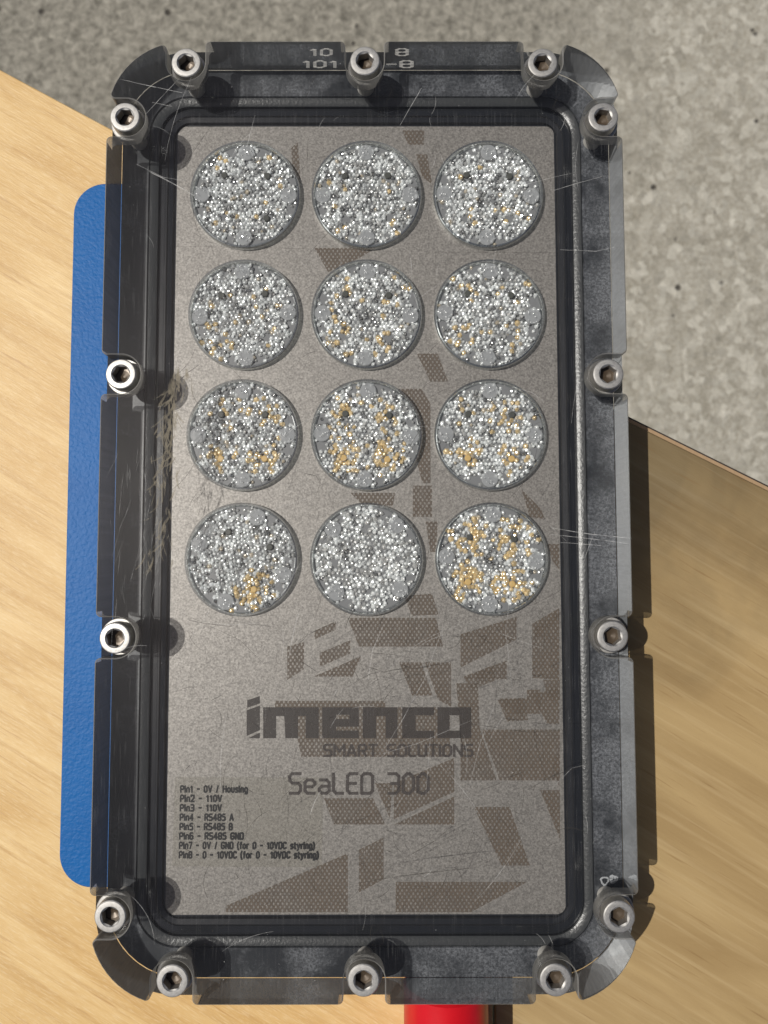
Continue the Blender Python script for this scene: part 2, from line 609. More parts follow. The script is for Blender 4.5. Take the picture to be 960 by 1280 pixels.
# the lower brown board, then the pale board lying on it
Z_BROWN = -29.0
Z_PALE = -28.0
b0 = Vector(unproj(790, 529, Z_BROWN)); b1 = Vector(unproj(960, 613, Z_BROWN))
bd = (b1 - b0).normalized()
bn = Vector((bd.y, -bd.x))                      # towards the camera bottom / down-left
if bn.y > 0: bn = -bn
bA = b0 - bd * 105
b0x = unproj(616, 1272, -28.0)[0] + 0.8
bB = b0 + bd * 420
tA = (b0x - b0.x) / bd.x
bA = b0 + bd * tA                            # left edge butts against the pale board
brown_poly = [tuple(bA), (b0x, -420.0), (bB.x, -420.0), tuple(bB)]
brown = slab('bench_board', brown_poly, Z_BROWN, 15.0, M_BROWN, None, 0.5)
tag(brown, 'worn golden brown wooden board on the right, half shaded by the light', 'board')
edge = []
# raw edge strip that shows as a pale line, and the dark band below it that juts out a little
o1 = [tuple(bA - bn * 0.05), tuple(bB - bn * 0.05), tuple(bB - bn * 1.2), tuple(bA - bn * 1.2)]
o1 = [o1[0], o1[3], o1[2], o1[1]] if False else o1
v, f = loft([(o1, Z_BROWN - 14), (o1, Z_BROWN - 0.5)], True, True)
mesh_obj('edge_strip', v, f, M_PLYEDGE, brown)
o2 = [tuple(bA - bn * 1.25), tuple(bB - bn * 1.25), tuple(bB - bn * 2.2), tuple(bA - bn * 2.2)]
v, f = loft([(o2, Z_BROWN - 14.5), (o2, Z_BROWN - 2.0)], True, True)
mesh_obj('edge_dark_band', v, f, M_DARKEDGE, brown)

p0 = Vector(unproj(0, 87, Z_PALE)); p1 = Vector(unproj(140, 162, Z_PALE))
pd = (p1 - p0).normalized()
xr = unproj(616, 1272, Z_PALE)[0]
yr = p0.y + pd.y / pd.x * (xr - p0.x)
xl = -330.0
yl = p0.y + pd.y / pd.x * (xl - p0.x)
pale_poly = [(xl, yl), (xl, -420.0), (xr, -420.0), (xr, yr)]
pale = slab('plywood_board', pale_poly, Z_PALE, 8.4, M_PALE, None, 0.35)
tag(pale, 'pale yellow sunlit plywood board under the blue sheet on the left', 'board')

# blue sheet under the lamp
Z_BLUE = -25.0
TL = unproj(92.5, 229, Z_BLUE); BL = unproj(73, 1110, Z_BLUE)
blue_poly = round_poly([TL, BL, (48, BL[1]), (48, TL[1])], 11.0, 12)
blue = slab('blue_sheet', blue_poly, Z_BLUE, 2.9, M_BLUE, None, 0.5)
tag(blue, 'blue pebbled plastic sheet with rounded corners lying on the plywood', 'plastic sheet')

# red tube below the lamp
rx0 = unproj(505, 1270, -13)[0]; rx1 = unproj(611, 1270, -13)[0]
rr_ = (rx1 - rx0) / 2
rcx = (rx0 + rx1) / 2
rz = Z_PALE + rr_ + 0.05
ys = [-151.9, -152.7, -196, -197.5, -202, -203.5, -290, -291]
rs = [rr_ - 0.8, rr_, rr_, rr_ + 1.0, rr_ + 1.0, rr_, rr_, rr_ - 0.8]
verts, faces = [], []
nseg = 64
for y, r in zip(ys, rs):
    for i in range(nseg):
        a = 2 * math.pi * i / nseg
        verts.append((rcx + r * math.cos(a), y, rz + r * math.sin(a)))
for kk in range(len(ys) - 1):
    for i in range(nseg):
        j = (i + 1) % nseg
        faces.append((kk * nseg + i, kk * nseg + j, (kk + 1) * nseg + j, (kk + 1) * nseg + i))
faces.append(tuple(range(nseg))); faces.append(tuple(reversed([(len(ys) - 1) * nseg + i for i in range(nseg)])))
red = mesh_obj('red_tube', verts, faces, M_RED)
smooth_by_angle(red)
tag(red, 'glossy red plastic tube poking out below the lamp at the bottom edge', 'tube')

# ------------------------------------------------------------------ the lamp
T = 14.5                 # thickness of the clear cover as it reads through its face
LEDGE = -5.4
HX, HY, CR = 83.4, 151.2, 25.0
lamp = empty('subsea_light', (0, 0, -25))
tag(lamp, 'rectangular black LED lamp with clear bolted cover and twelve round lenses', 'lamp')
ZOFF = 25.0              # children are written in world mm; the empty sits at z=-25


def part(o, parent=lamp):
    o.parent = parent
    if parent is lamp:
        o.location.z += ZOFF * MM
    return o


# housing: outer wall, flange, inner steps
Zp = -18.0
loops = [(rr(66, 134, 18), -24.9), (rr(78, 146, 22), -24.9), (rr(81.5, 149.4, 24), -21.5), (rr(HX - 0.08, HY - 0.08, CR), -19), (rr(HX - 0.08, HY - 0.08, CR), -T - 0.2),
         (rr(HX - 0.2, HY - 0.2, CR), -T - 0.06), (rr(74.2, 141.9, 13.5), -T - 0.06), (rr(74.0, 141.7, 13.5), -T - 0.55)]
v, f = loft(loops, True)
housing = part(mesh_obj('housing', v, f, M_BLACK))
smooth_by_angle(housing, 30)
# grey seal strip round the window
loops = [(rr(74.0, 141.7, 13.5), -T - 0.7), (rr(73.6, 141.3, 13.2), -T - 0.2), (rr(72.0, 139.7, 11.6), -T - 0.35), (rr(71.0, 138.7, 10.8), -T - 0.9), (rr(71.0, 138.7, 10.8), -T - 1.8)]
v, f = loft(loops)
seal = part(mesh_obj('seal_ring', v, f, M_SEAL)); smooth_by_angle(seal, 30)
# stepped black rim that holds the face plate
loops = [(rr(71.0, 138.7, 10.8), -16.6), (rr(69.0, 136.7, 8.8), -16.6), (rr(68.75, 136.45, 8.6), -16.2), (rr(68.2, 135.9, 8.0), -16.2), (rr(67.9, 135.6, 7.8), -16.7),
         (rr(66.4, 134.0, 6.0), -17.0), (rr(65.9, 133.6, 3.2), -17.9), (rr(64.0, 131.6, 2.2), -18.1)]
v, f = loft(loops)
rim = part(mesh_obj('window_rim', v, f, M_RIM)); smooth_by_angle(rim, 25)
# face plate
loops = [(rr(65.8, 133.5, 3.0), -18.9), (rr(65.8, 133.5, 3.0), -18.02), (rr(65.6, 133.3, 2.8), -17.95)]
v, f = loft(loops, True, True)
plate = part(mesh_obj('face_plate', v, f, M_PLATE))
ZP = -17.95

# dried white residue on the flange above the lower right screw
for k_, (u_, v_, ro, ri) in enumerate([(756, 1101, 1.5, 0.9), (767, 1099, 1.4, 0.3)]):
    cx_, cy_2 = unproj(u_, v_, -T)
    outer, inner = [], []
    for i in range(28):
        a_ = 2 * math.pi * i / 28
        wob = 1 + 0.12 * math.sin(3 * a_ + k_) + random.uniform(-.09, .09)
        outer.append((cx_ + ro * wob * math.cos(a_), cy_2 + ro * wob * math.sin(a_)))
        inner.append((cx_ + ri * wob * math.cos(a_), cy_2 + ri * wob * math.sin(a_)))
    v, f = loft([(outer, -T - 0.05), (offset_poly(outer, -0.15), -T - 0.02 - 0.003 * k_), (inner, -T - 0.02 - 0.003 * k_)])
    part(mesh_obj('white_residue', v, f, M_RESID))

# ------------------------------------------------------------------ clear cover
SCREWS = []
A_, B_, M_, C_, E_ = 77.23, 125.55, 41.4, 58.1, 144.3
for y in (B_, M_, -M_, -B_):
    SCREWS.append((-A_, y, 'L')); SCREWS.append((A_, y, 'R'))
for x in (-C_, 0.0, C_):
    SCREWS.append((x, E_, 'T')); SCREWS.append((x, -E_, 'B'))


def dense(poly, step=0.8):
    out = []
    n = len(poly)
    for i in range(n):
        a = Vector(poly[i]); b = Vector(poly[(i + 1) % n])
        k = max(1, int((b - a).length / step))
        for j in range(k):
            p = a.lerp(b, j / k); out.append((p.x, p.y))
    return out


def notch_path(sx, sy, side, hx, hy, cr, w=6.3, fl=1.6, n=20, nf=5):
    """points from one lip to the other, walked counter-clockwise about the plate"""
    def outline_u(vv, axis):
        # distance of the outline from the centre line on this side at lateral coordinate vv
        if axis == 'x':
            h, lim = hx, hy
        else:
            h, lim = hy, hx
        a = abs(vv) - (lim - cr)
        if a <= 0: return h
        return h - cr + math.sqrt(max(0.0, cr * cr - a * a))
    ax = 'x' if side in 'LR' else 'y'
    c0 = abs(sx) if ax == 'x' else abs(sy)
    v0 = sy if ax == 'x' else sx
    sgn = {'R': 1, 'L': -1, 'T': 1, 'B': -1}[side]
    loc = []
    # in local (u outward, v lateral), from -v lip to +v lip
    ul = outline_u(v0 - w - fl, ax); uh = outline_u(v0 + w + fl, ax)
    for i in range(nf + 1):
        t = math.pi / 2 * i / nf
        loc.append((ul - fl + fl * math.cos(t), -w - fl + fl * math.sin(t)))
    for i in range(n + 1):
        t = -math.pi / 2 - math.pi * i / n
        loc.append((c0 + w * math.cos(t), w * math.sin(t)))
    for i in range(nf + 1):
        t = math.pi / 2 * (1 - i / nf)
        loc.append((uh - fl + fl * math.cos(t), w + fl - fl * math.sin(t)))
    pts = []
    for u, vv in loc:
        if ax == 'x': pts.append((sgn * u, v0 + vv))
        else: pts.append((v0 + vv, sgn * u))
    if side in 'LT': pts = pts[::-1]
    return pts


def notched_outline(hx, hy, cr, w=6.3, fl=1.6):
    base = dense(rr(hx, hy, cr, 16))
    def which(p):
        for i, (sx, sy, s) in enumerate(SCREWS):
            if s in 'LR' and abs(p[1] - sy) < w + fl + 0.05 and p[0] * sx > 0 and abs(p[0]) > abs(sx) - 8: return i
            if s in 'TB' and abs(p[0] - sx) < w + fl + 0.05 and p[1] * sy > 0 and abs(p[1]) > abs(sy) - 8: return i
        return -1
    flags = [which(p) for p in base]
    start = next(i for i in range(len(base)) if flags[i] == -1 and flags[i - 1] == -1)
    out, kind = [], []
    prev = -1
    for k in range(len(base)):
        i = (start + k) % len(base)
        if flags[i] == -1:
            out.append(base[i]); kind.append(0)
        elif flags[i] != prev:
            np_ = notch_path(*SCREWS[flags[i]], hx, hy, cr, w, fl)
            out += np_; kind += [1] * len(np_)
        prev = flags[i]
    return out, kind


up, kind = notched_outline(HX, HY, CR)
upin = offset_poly(up, -0.35)
n = len(up)
verts = [(x, y, 0) for x, y in upin] + [(x, y, -0.3) for x, y in up] + [(x, y, LEDGE) for x, y in up]
faces = [tuple(range(n))]; mi = [0]
for i in range(n):
    j = (i + 1) % n
    nk = kind[i] and kind[j]
    faces.append((n + i, n + j, j, i)); mi.append(2)
    faces.append((2 * n + i, 2 * n + j, n + j, n + i)); mi.append(2 if nk else 1)
# lower slab with the full outline
low = dense(rr(HX, HY, CR, 16))
o0 = len(verts); m_ = len(low)
verts += [(x, y, LEDGE) for x, y in low] + [(x, y, -T) for x, y in low]
for i in range(m_):
    j = (i + 1) % m_
    faces.append((o0 + m_ + i, o0 + m_ + j, o0 + j, o0 + i)); mi.append(1)
# ledges that the washers sit on
for sx, sy, s in SCREWS:
    pth = notch_path(sx, sy, s, HX, HY, CR)
    if s in 'LT': pth = pth
    a, b = pth[0], pth[-1]
    seg = []
    for k in range(1, 12):
        t = k / 12
        px, py = b[0] + (a[0] - b[0]) * t, b[1] + (a[1] - b[1]) * t
        # push onto the full outline
        if s in 'LR':
            e = abs(py) - (HY - CR)
            ux = HX if e <= 0 else HX - CR + math.sqrt(max(0, CR * CR - e * e))
            px = math.copysign(ux, sx)
        else:
            e = abs(px) - (HX - CR)
            uy = HY if e <= 0 else HY - CR + math.sqrt(max(0, CR * CR - e * e))
            py = math.copysign(uy, sy)
        seg.append((px, py))
    poly = pth + seg
    k0 = len(verts)
    verts += [(x, y, LEDGE) for x, y in poly]
    ar = sum(poly[i - 1][0] * poly[i][1] - poly[i][0] * poly[i - 1][1] for i in range(len(poly)))
    idx = list(range(k0, k0 + len(poly)))
    if ar < 0: idx.reverse()
    faces.append(tuple(idx)); mi.append(3)
cover = part(mesh_obj('clear_cover', verts, faces, [M_TOP, M_WALL, M_FROST, M_TOP], None, mi))
cover['label'] = 'thick scratched clear acrylic cover with notched edge'


# ------------------------------------------------------------------ screws
def ring_prof(prof, nseg=48):
    verts, faces = [], []
    for r, z in prof:
        verts += [(r * math.cos(2 * math.pi * i / nseg), r * math.sin(2 * math.pi * i / nseg), z) for i in range(nseg)]
    for k in range(len(prof) - 1):
        for i in range(nseg):
            j = (i + 1) % nseg
            faces.append((k * nseg + i, k * nseg + j, (k + 1) * nseg + j, (k + 1) * nseg + i))
    return verts, faces


def screw_mesh():
    ns = 48
    rows = []
    for r, z in ((2.5, -4.0), (4.75, -4.0), (4.9, -3.85), (4.9, -0.6), (4.78, -0.25), (4.5, -0.03), (4.3, 0.0), (3.1, 0.0), (2.95, -0.15)):
        rows.append([(r * math.cos(2 * math.pi * i / ns), r * math.sin(2 * math.pi * i / ns), z) for i in range(ns)])
    def hexr(a, ap):
        t = (math.degrees(a) % 60) - 30
        return ap / math.cos(math.radians(t))
    for ap, z in ((2.5, -0.40), (2.46, -3.3)):
        rows.append([(min(2.93, hexr(2 * math.pi * i / ns, ap)) * math.cos(2 * math.pi * i / ns), min(2.93, hexr(2 * math.pi * i / ns, ap)) * math.sin(2 * math.pi * i / ns), z) for i in range(ns)])
    verts = [p for r in rows for p in r]
    faces = []
    for k in range(len(rows) - 1):
        for i in range(ns):
            j = (i + 1) % ns
            faces.append((k * ns + i, k * ns + j, (k + 1) * ns + j, (k + 1) * ns + i))
    return verts, faces


sv, sf = screw_mesh()
head0 = None
for idx, (sx, sy, s) in enumerate(SCREWS):
    jx, jy = random.uniform(-0.25, 0.25), random.uniform(-0.25, 0.25)
    dz = random.uniform(-0.3, 0.25)
    if head0 is None:
        head0 = mesh_obj('screw', sv, sf, M_STEEL); smooth_by_angle(head0, 28)
        v, f = ring_prof([(2.6, -4.02), (5.6, -4.02), (5.8, -4.2), (5.8, -5.2), (5.6, -5.35)])
        wash0 = mesh_obj('washer', v, f, M_STEEL, head0); smooth_by_angle(wash0)
        v, f = ring_prof([(2.85, -4.1), (2.85, -14.62)], 32)
        sh0 = mesh_obj('shank', v, f, M_SHANK, head0); smooth_by_angle(sh0)
        v, f = ring_prof([(2.95, -3.0), (1.8, -3.15), (0.4, -3.5), (0.02, -3.5)], 24)
        sk0 = mesh_obj('socket_floor', v, f, M_SOCKET, head0)
        h = head0
        scene_first = True
    else:
        h = head0.copy(); scene.collection.objects.link(h)
        for ch in (wash0, sh0, sk0):
            c = ch.copy(); scene.collection.objects.link(c); c.parent = h
    h.parent = lamp
    h.location = ((sx + jx) * MM, (sy + jy) * MM, (ZOFF + dz) * MM)
    h.rotation_euler = (random.uniform(-0.02, 0.02), random.uniform(-0.02, 0.02), random.uniform(0, math.pi))

# ------------------------------------------------------------------ lenses
LZ = Zp + 0.06
def lens_verts_disc(r, z0, z1, nseg=64):
    return loft([(circle(r, nseg), z0), (circle(r, nseg), z1)], False, True)


PITCH = 41.75
LENS_Y = (107.9, 66.0, 24.6, -17.25)
AMB = [[(.05, .05, .08, .08), (.05, .05, .08, .1), (.08, .08, .1, .12)],
       [(.15, .12, .25, .2), (.22, .15, .25, .25), (.2, .2, .25, .25)],
       [(.25, .35, .55, .5), (.45, .45, .6, .6), (.12, .5, .6, .55)],
       [(.0, .0, .0, .9), (.0, .0, .0, .0), (.95, .8, 1.0, .9)]]


def dome(verts, faces, cols, x, y, z, r, h, tilt, ta, col, ns=6):
    base = len(verts)
    tx, ty = math.tan(tilt) * math.cos(ta), math.tan(tilt) * math.sin(ta)
    for rr0, zz in ((1.0, 0.0), (0.86, 0.5), (0.5, 0.87)):
        for i in range(ns):
            a = 2 * math.pi * i / ns + ta
            rj = r * rr0 * random.uniform(.8, 1.2)
            dx, dy = rj * math.cos(a), rj * math.sin(a)
            verts.append((x + dx, y + dy, z + h * zz + (dx * tx + dy * ty if zz > 0 else 0)))
            cols.append(col)
    verts.append((x, y, z + h)); cols.append(col)
    for k in range(2):
        for i in range(ns):
            j = (i + 1) % ns
            faces.append((base + k * ns + i, base + k * ns + j, base + (k + 1) * ns + j, base + (k + 1) * ns + i))
    for i in range(ns):
        faces.append((base + 2 * ns + i, base + 2 * ns + (i + 1) % ns, base + 3 * ns))


def make_lens(cx, cy_, amb, rot, clear, row, colm):
    v, f = loft([(circle(18.2, 64), 0.0), (circle(18.2, 64), 0.5), (circle(17.9, 64), 0.6)], False, True)
    ln = mesh_obj('lens', v, f, M_LBASE, loc=(cx, cy_, LZ))
    ln.rotation_euler.z = rot
    part(ln)
    v, f = loft([(circle(18.95, 72), 0.0), (circle(18.95, 72), 2.1), (circle(18.75, 72), 2.4), (circle(18.2, 72), 2.4), (circle(18.0, 72), 2.1), (circle(17.7, 72), 0.7)])
    r = mesh_obj('rim', v, f, M_LRIM, ln); smooth_by_angle(r, 40)
    pads = [(15.0 * math.cos(math.pi / 2 * q), 15.0 * math.sin(math.pi / 2 * q)) for q in range(4)]
    for px, py in pads:
        v, f = loft([(circle(2.8, 24), 0.6), (circle(2.8, 24), 1.5), (circle(2.55, 24), 1.68), (circle(1.2, 24), 1.74)], False, True)
        mesh_obj('lens_foot', [(x + px, y + py, z) for x, y, z in v], f, M_PAD, ln)
    leds = [(-7.4, 7.0), (7.4, 7.0), (-7.4, -8.0), (7.4, -8.0)]
    for q, (lx, ly) in enumerate(leds):
        amber = amb[q] > 0.45
        dark = (q < 2) and not clear
        if not amber and not dark and random.random() < 0.75: continue
        if clear: continue
        v, f = loft([(circle(1.15, 20), 0.6), (circle(1.1, 20), 1.3), (circle(0.8, 20), 1.5)], False, True)
        mesh_obj('optic_centre', [(x + lx, y + ly, z) for x, y, z in v], f, M_AMBER if (amber and q >= 2) else M_HOLE, ln)
    verts, faces, cols = [], [], []
    p = 1.42 if not clear else 1.55
    rows_ = int(36 / (p * 0.866)) + 2
    for a in range(-rows_ // 2, rows_ // 2 + 1):
        for b in range(-16, 17):
            x = (b + 0.5 * (a % 2)) * p + random.uniform(-.32, .32)
            y = a * p * 0.866 + random.uniform(-.32, .32)
            d = math.hypot(x, y)
            if d > 17.5: continue
            if any(math.hypot(x - px, y - py) < random.uniform(1.7, 2.9) for px, py in pads): continue
            dl = [math.hypot(x - lx, y - ly) for lx, ly in leds]
            if min(dl) < 1.3: continue
            # open, dark gaps beside the feet
            ang = math.atan2(y, x) % (math.pi / 2)
            if d > 14.6 and (0.22 < ang < 0.40 or 1.17 < ang < 1.35) and random.random() < 0.6: continue
            q = min(range(4), key=lambda i: dl[i])
            t = random.random()
            if not clear and random.random() < amb[q] * math.exp(-(dl[q] / 5.0) ** 2) * 0.85:
                s = random.uniform(0.75, 1.1)
                col = (0.80 * s, 0.60 * s, 0.29 * s)
            elif t < (0.09 if not clear else 0.02):
                col = (0.10, 0.105, 0.105)
            elif t < 0.28:
                s = random.uniform(.35, .55); col = (s, s * 1.02, s)
            elif t < 0.31 and not clear:
                col = (0.55, 0.48, 0.36)
            else:
                s = random.uniform(.6, .85) if random.random() < .4 else random.uniform(.92, 1.0); col = (s * .96, s, s)
            if d < 4 and random.random() < 0.35:
                col = tuple(c * 0.6 for c in col)
            rad = (random.uniform(.85, 1.1) if col[2] < col[0] * .5 else random.uniform(.55, .95)) * (1.12 if clear else 1)
            dome(verts, faces, cols, x, y, 0.6, rad, random.uniform(.45, 1.15) if not clear else random.uniform(.6, 1.0), random.uniform(0, .5), random.uniform(0, 6.28), (*col, 1.0))
    for px, py in pads:
        for _k in range(9):
            aa, rr1 = random.uniform(0, 6.28), random.uniform(0.3, 2.6)
            dome(verts, faces, cols, px + rr1 * math.cos(aa), py + rr1 * math.sin(aa), 1.55, random.uniform(.3, .5), random.uniform(.3, .6), random.uniform(0, .4), random.uniform(0, 6.28), (0.6, 0.62, 0.63, 1.0))
    dm = mesh_obj('lenslets', verts, faces, M_LENSLET, ln)
    nf_ = len(faces) // 18
    flags_ = []
    for _k in range(nf_): flags_ += [random.random() < 0.3] * 18
    dm.data.polygons.foreach_set('use_smooth', flags_)
    at = dm.data.color_attributes.new('tint', 'FLOAT_COLOR', 'POINT')
    at.data.foreach_set('color', [c for col in cols for c in col])
    dm['kind'] = 'stuff'
    return ln


for r_i, ly in enumerate(LENS_Y):
    for c_i in range(3):
        cx = (c_i - 1) * PITCH + 0.3
        clear = (r_i == 3 and c_i == 1)
        rot = math.radians(45 + 3) if clear else (math.radians(-20) if (r_i == 3 and c_i == 0) else math.radians(random.uniform(-3, 3)))
        make_lens(cx, ly, AMB[r_i][c_i], rot, clear, r_i, c_i)

# ------------------------------------------------------------------ print on the face plate
def pz(u, v): return unproj(u, v, ZP)


def print_polys(name, polys, mat, dz=0.04, parent=plate):
    verts, faces = [], []
    for k, poly in enumerate(polys):
        i0 = len(verts)
        pts = [pz(u, v) for u, v in poly]
        ar = sum(pts[i - 1][0] * pts[i][1] - pts[i][0] * pts[i - 1][1] for i in range(len(pts)))
        if ar < 0: pts.reverse()
        verts += [(x, y, ZP + dz + 0.0015 * k) for x, y in pts]
        faces.append(tuple(range(i0, i0 + len(pts))))
    return mesh_obj(name, verts, faces, mat, parent)


def Zc(l): return [(300 + x / 2.286, 760 + y / 2.284) for x, y in l]


HATCH = [Zc(l) for l in [
    [(308, 28), (560, 28), (580, 110), (340, 110)],
    [(213, 65), (273, 38), (273, 62), (213, 90)],
    [(135, 110), (183, 97), (183, 175), (135, 205)],
    [(228, 128), (315, 92), (315, 130), (228, 168)],
    [(210, 196), (345, 138), (322, 196)],
    [(630, 75), (790, 25), (790, 90), (630, 170)],
    [(455, 155), (518, 155), (550, 250), (492, 250)],
    [(528, 155), (603, 155), (603, 282), (566, 262)],
    [(640, 195), (762, 150), (762, 203), (640, 203)],
    [(835, 45), (912, 0), (912, 205), (835, 200)],
    [(740, 258), (820, 258), (820, 233), (858, 233), (858, 302), (764, 302)],
    [(866, 205), (914, 205), (914, 262), (880, 262)],
    [(100, 265), (415, 265), (415, 283), (600, 283), (600, 425), (175, 425), (150, 300), (100, 283)],
    [(618, 215), (680, 215), (684, 340), (733, 492), (630, 492), (630, 360)],
    [(690, 347), (914, 347), (914, 492), (742, 492)],
    [(240, 543), (380, 543), (415, 618), (268, 618)],
    [(385, 500), (436, 500), (428, 600)],
    [(440, 500), (612, 428), (612, 525), (440, 603)],
    [(440, 618), (612, 538), (612, 618)],
    [(668, 568), (770, 568), (828, 735), (748, 735)],
    [(858, 520), (914, 520), (914, 660)],
    [(340, 690), (410, 655), (410, 775), (340, 812)],
    [(-40, 850), (308, 700), (308, 868), (-40, 868)],
    [(445, 782), (820, 782), (660, 868), (445, 868)],
]] + [
    [(393, 310), (470, 310), (450, 322), (410, 340)],
    [(503, 163), (530, 163), (530, 181), (510, 181)],
    [(521, 442), (547, 442), (560, 477), (538, 477)],
    [(497, 486), (527, 486), (538, 505), (538, 604), (528, 604)],
    [(438, 616), (494, 616), (491, 632), (454, 632)],
    [(516, 607), (540, 607), (540, 646), (516, 646)],
    [(532, 652), (547, 652), (545, 690), (538, 690)],
    [(652, 612), (676, 636), (681, 649), (662, 646)],
    [(684, 680), (699, 680), (699, 712), (690, 700)],
    [(668, 785), (699, 765), (699, 772), (668, 800)],
    [(364, 185), (372, 178), (376, 230), (366, 215)],
    [(520, 193), (534, 193), (540, 230), (528, 222)],
    [(664, 868), (699, 860), (699, 905), (684, 905)],
    [(580, 848), (614, 832), (620, 850), (590, 862)],
    [(622, 875), (654, 872), (660, 900), (634, 902)],
    [(505, 745), (540, 742), (548, 768), (515, 770)],
    [(690, 950), (699, 940), (699, 985)],
]
for k_, poly_ in enumerate(HATCH):
    print_polys('printed_patch', [poly_], M_HATCH, 0.03 + 0.0015 * k_)


def Zl(x, y): return (290 + x / 3.0, 850 + y / 3.0)


def rect(x0, y0, x1, y1): return [Zl(x0, y0), Zl(x1, y0), Zl(x1, y1), Zl(x0, y1)]


LOGO = [
    [Zl(57, 76), Zl(104, 60), Zl(104, 88), Zl(57, 104)],
    [Zl(55, 113), Zl(104, 96), Zl(104, 188), Zl(55, 210)],
    [Zl(60, 218), Zl(104, 197), Zl(104, 218)],
    # m
    rect(117, 102, 325, 135), rect(117, 135, 165, 218), [Zl(196, 135), Zl(247, 135), Zl(247, 218), Zl(200, 218)], rect(276, 135, 325, 218),
    # e
    rect(338, 102, 475, 130), rect(338, 130, 390, 218), rect(440, 130, 475, 146), rect(390, 146, 475, 175), rect(390, 189, 475, 218),
    # n
    rect(490, 102, 620, 135), rect(490, 135, 540, 218), rect(576, 135, 620, 218),
    # c
    rect(638, 102, 757, 132), rect(638, 132, 688, 218), rect(688, 190, 757, 218),
    # o
    rect(770, 102, 897, 132), rect(770, 132, 815, 218), rect(853, 132, 897, 218), rect(815, 190, 853, 218),
]
print_polys('logo_lettering', LOGO, M_LOGO, 0.10)

GL = {
    'S': (.55, [[(.55, 1), (0, 1), (0, .52), (.55, .52), (.55, 0), (0, 0)]]),
    'M': (.75, [[(0, 0), (0, 1), (.375, .4), (.75, 1), (.75, 0)]]),
    'A': (.62, [[(0, 0), (.31, 1), (.62, 0)], [(.1, .28), (.52, .28)]]),
    'R': (.55, [[(0, 0), (0, 1), (.55, 1), (.55, .48), (0, .48)], [(.28, .48), (.56, 0)]]),
    'T': (.58, [[(0, 1), (.58, 1)], [(.29, 1), (.29, 0)]]),
    'O': (.58, [[(0, .1), (0, 1), (.58, 1), (.58, 0), (0, 0), (0, .12)]]),
    'L': (.48, [[(0, 1), (0, 0), (.48, 0)]]),
    'U': (.56, [[(0, 1), (0, 0), (.56, 0), (.56, 1)]]),
    'I': (.02, [[(0, 0), (0, 1)]]),
    'N': (.58, [[(0, 0), (0, 1), (.58, 0), (.58, 1)]]),
    'E': (.5, [[(.5, 1), (0, 1), (0, 0), (.5, 0)], [(0, .5), (.42, .5)]]),
    'D': (.55, [[(0, 0), (0, 1), (.55, 1), (.55, 0), (0, 0)]]),
    'e': (.5, [[(.48, 0), (0, 0), (0, .68), (.5, .68), (.5, .33), (0, .33)]]),
    'a': (.5, [[(.04, .68), (.5, .68), (.5, 0), (0, 0), (0, .36), (.5, .36)]]),
    '3': (.52, [[(0, 1), (.52, 1), (.52, 0), (0, 0)], [(.14, .5), (.5, .5)]]),
    '0': (.52, [[(0, .2), (0, 1), (.52, 1), (.52, 0), (0, 0), (0, .2)]]),
    '1': (.34, [[(.04, .76), (.24, 1), (.24, 0)]]),
    '8': (.52, [[(0, .5), (0, 1), (.52, 1), (.52, .5), (0, .5), (0, 0), (.52, 0), (.52, .5)]]),
    '-': (.4, [[(0, .5), (.4, .5)]]),
    ' ': (.36, []),
    'P': (.55, [[(0, 0), (0, 1), (.55, 1), (.55, .45), (0, .45)]]),
    'i': (.02, [[(0, 0), (0, .70)], [(0, .90), (0, 1.0)]]),
    'n': (.46, [[(0, 0), (0, .70), (.46, .70), (.46, 0)]]),
    '2': (.52, [[(0, .8), (0, 1), (.52, 1), (.52, .6), (0, 0), (.54, 0)]]),
    '4': (.56, [[(.40, 0), (.40, 1), (0, .28), (.56, .28)]]),
    '5': (.52, [[(.50, 1), (.05, 1), (0, .58), (.52, .58), (.52, 0), (0, 0)]]),
    '6': (.52, [[(.50, 1), (0, 1), (0, 0), (.52, 0), (.52, .56), (0, .56)]]),
    '7': (.52, [[(0, 1), (.52, 1), (.18, 0)]]),
    'V': (.62, [[(0, 1), (.31, 0), (.62, 1)]]),
    '/': (.3, [[(0, -.02), (.3, 1.02)]]),
    'H': (.58, [[(0, 0), (0, 1)], [(0, .52), (.58, .52)], [(.58, 0), (.58, 1)]]),
    'o': (.5, [[(0, .3), (0, .70), (.5, .70), (.5, 0), (0, 0), (0, .35)]]),
    'u': (.46, [[(0, .72), (0, 0), (.46, 0), (.46, .72)]]),
    's': (.42, [[(.42, .70), (0, .70), (0, .37), (.42, .37), (.42, 0), (0, 0)]]),
    'g': (.48, [[(.48, 0), (0, 0), (0, .70), (.48, .70), (.48, -.26), (.02, -.26)]]),
    'B': (.55, [[(0, 0), (0, 1), (.52, 1), (.52, .53), (0, .53), (.55, .53), (.55, 0), (0, 0)]]),
    'G': (.6, [[(.6, .85), (.6, 1), (0, 1), (0, 0), (.6, 0), (.6, .48), (.34, .48)]]),
    'C': (.56, [[(.56, .82), (.56, 1), (0, 1), (0, 0), (.56, 0), (.56, .18)]]),
    '(': (.18, [[(.18, 1.05), (0, .75), (0, .1), (.18, -.22)]]),
    ')': (.18, [[(0, 1.05), (.18, .75), (.18, .1), (0, -.22)]]),
    'f': (.3, [[(.32, 1), (.12, 1), (.12, 0)], [(0, .68), (.3, .68)]]),
    'r': (.28, [[(0, 0), (0, .70)], [(0, .5), (.1, .70), (.28, .70)]]),
    't': (.28, [[(.1, .95), (.1, 0), (.28, 0)], [(0, .68), (.28, .68)]]),
    'y': (.5, [[(0, .72), (.25, 0)], [(.5, .72), (.16, -.26), (0, -.26)]]),
}


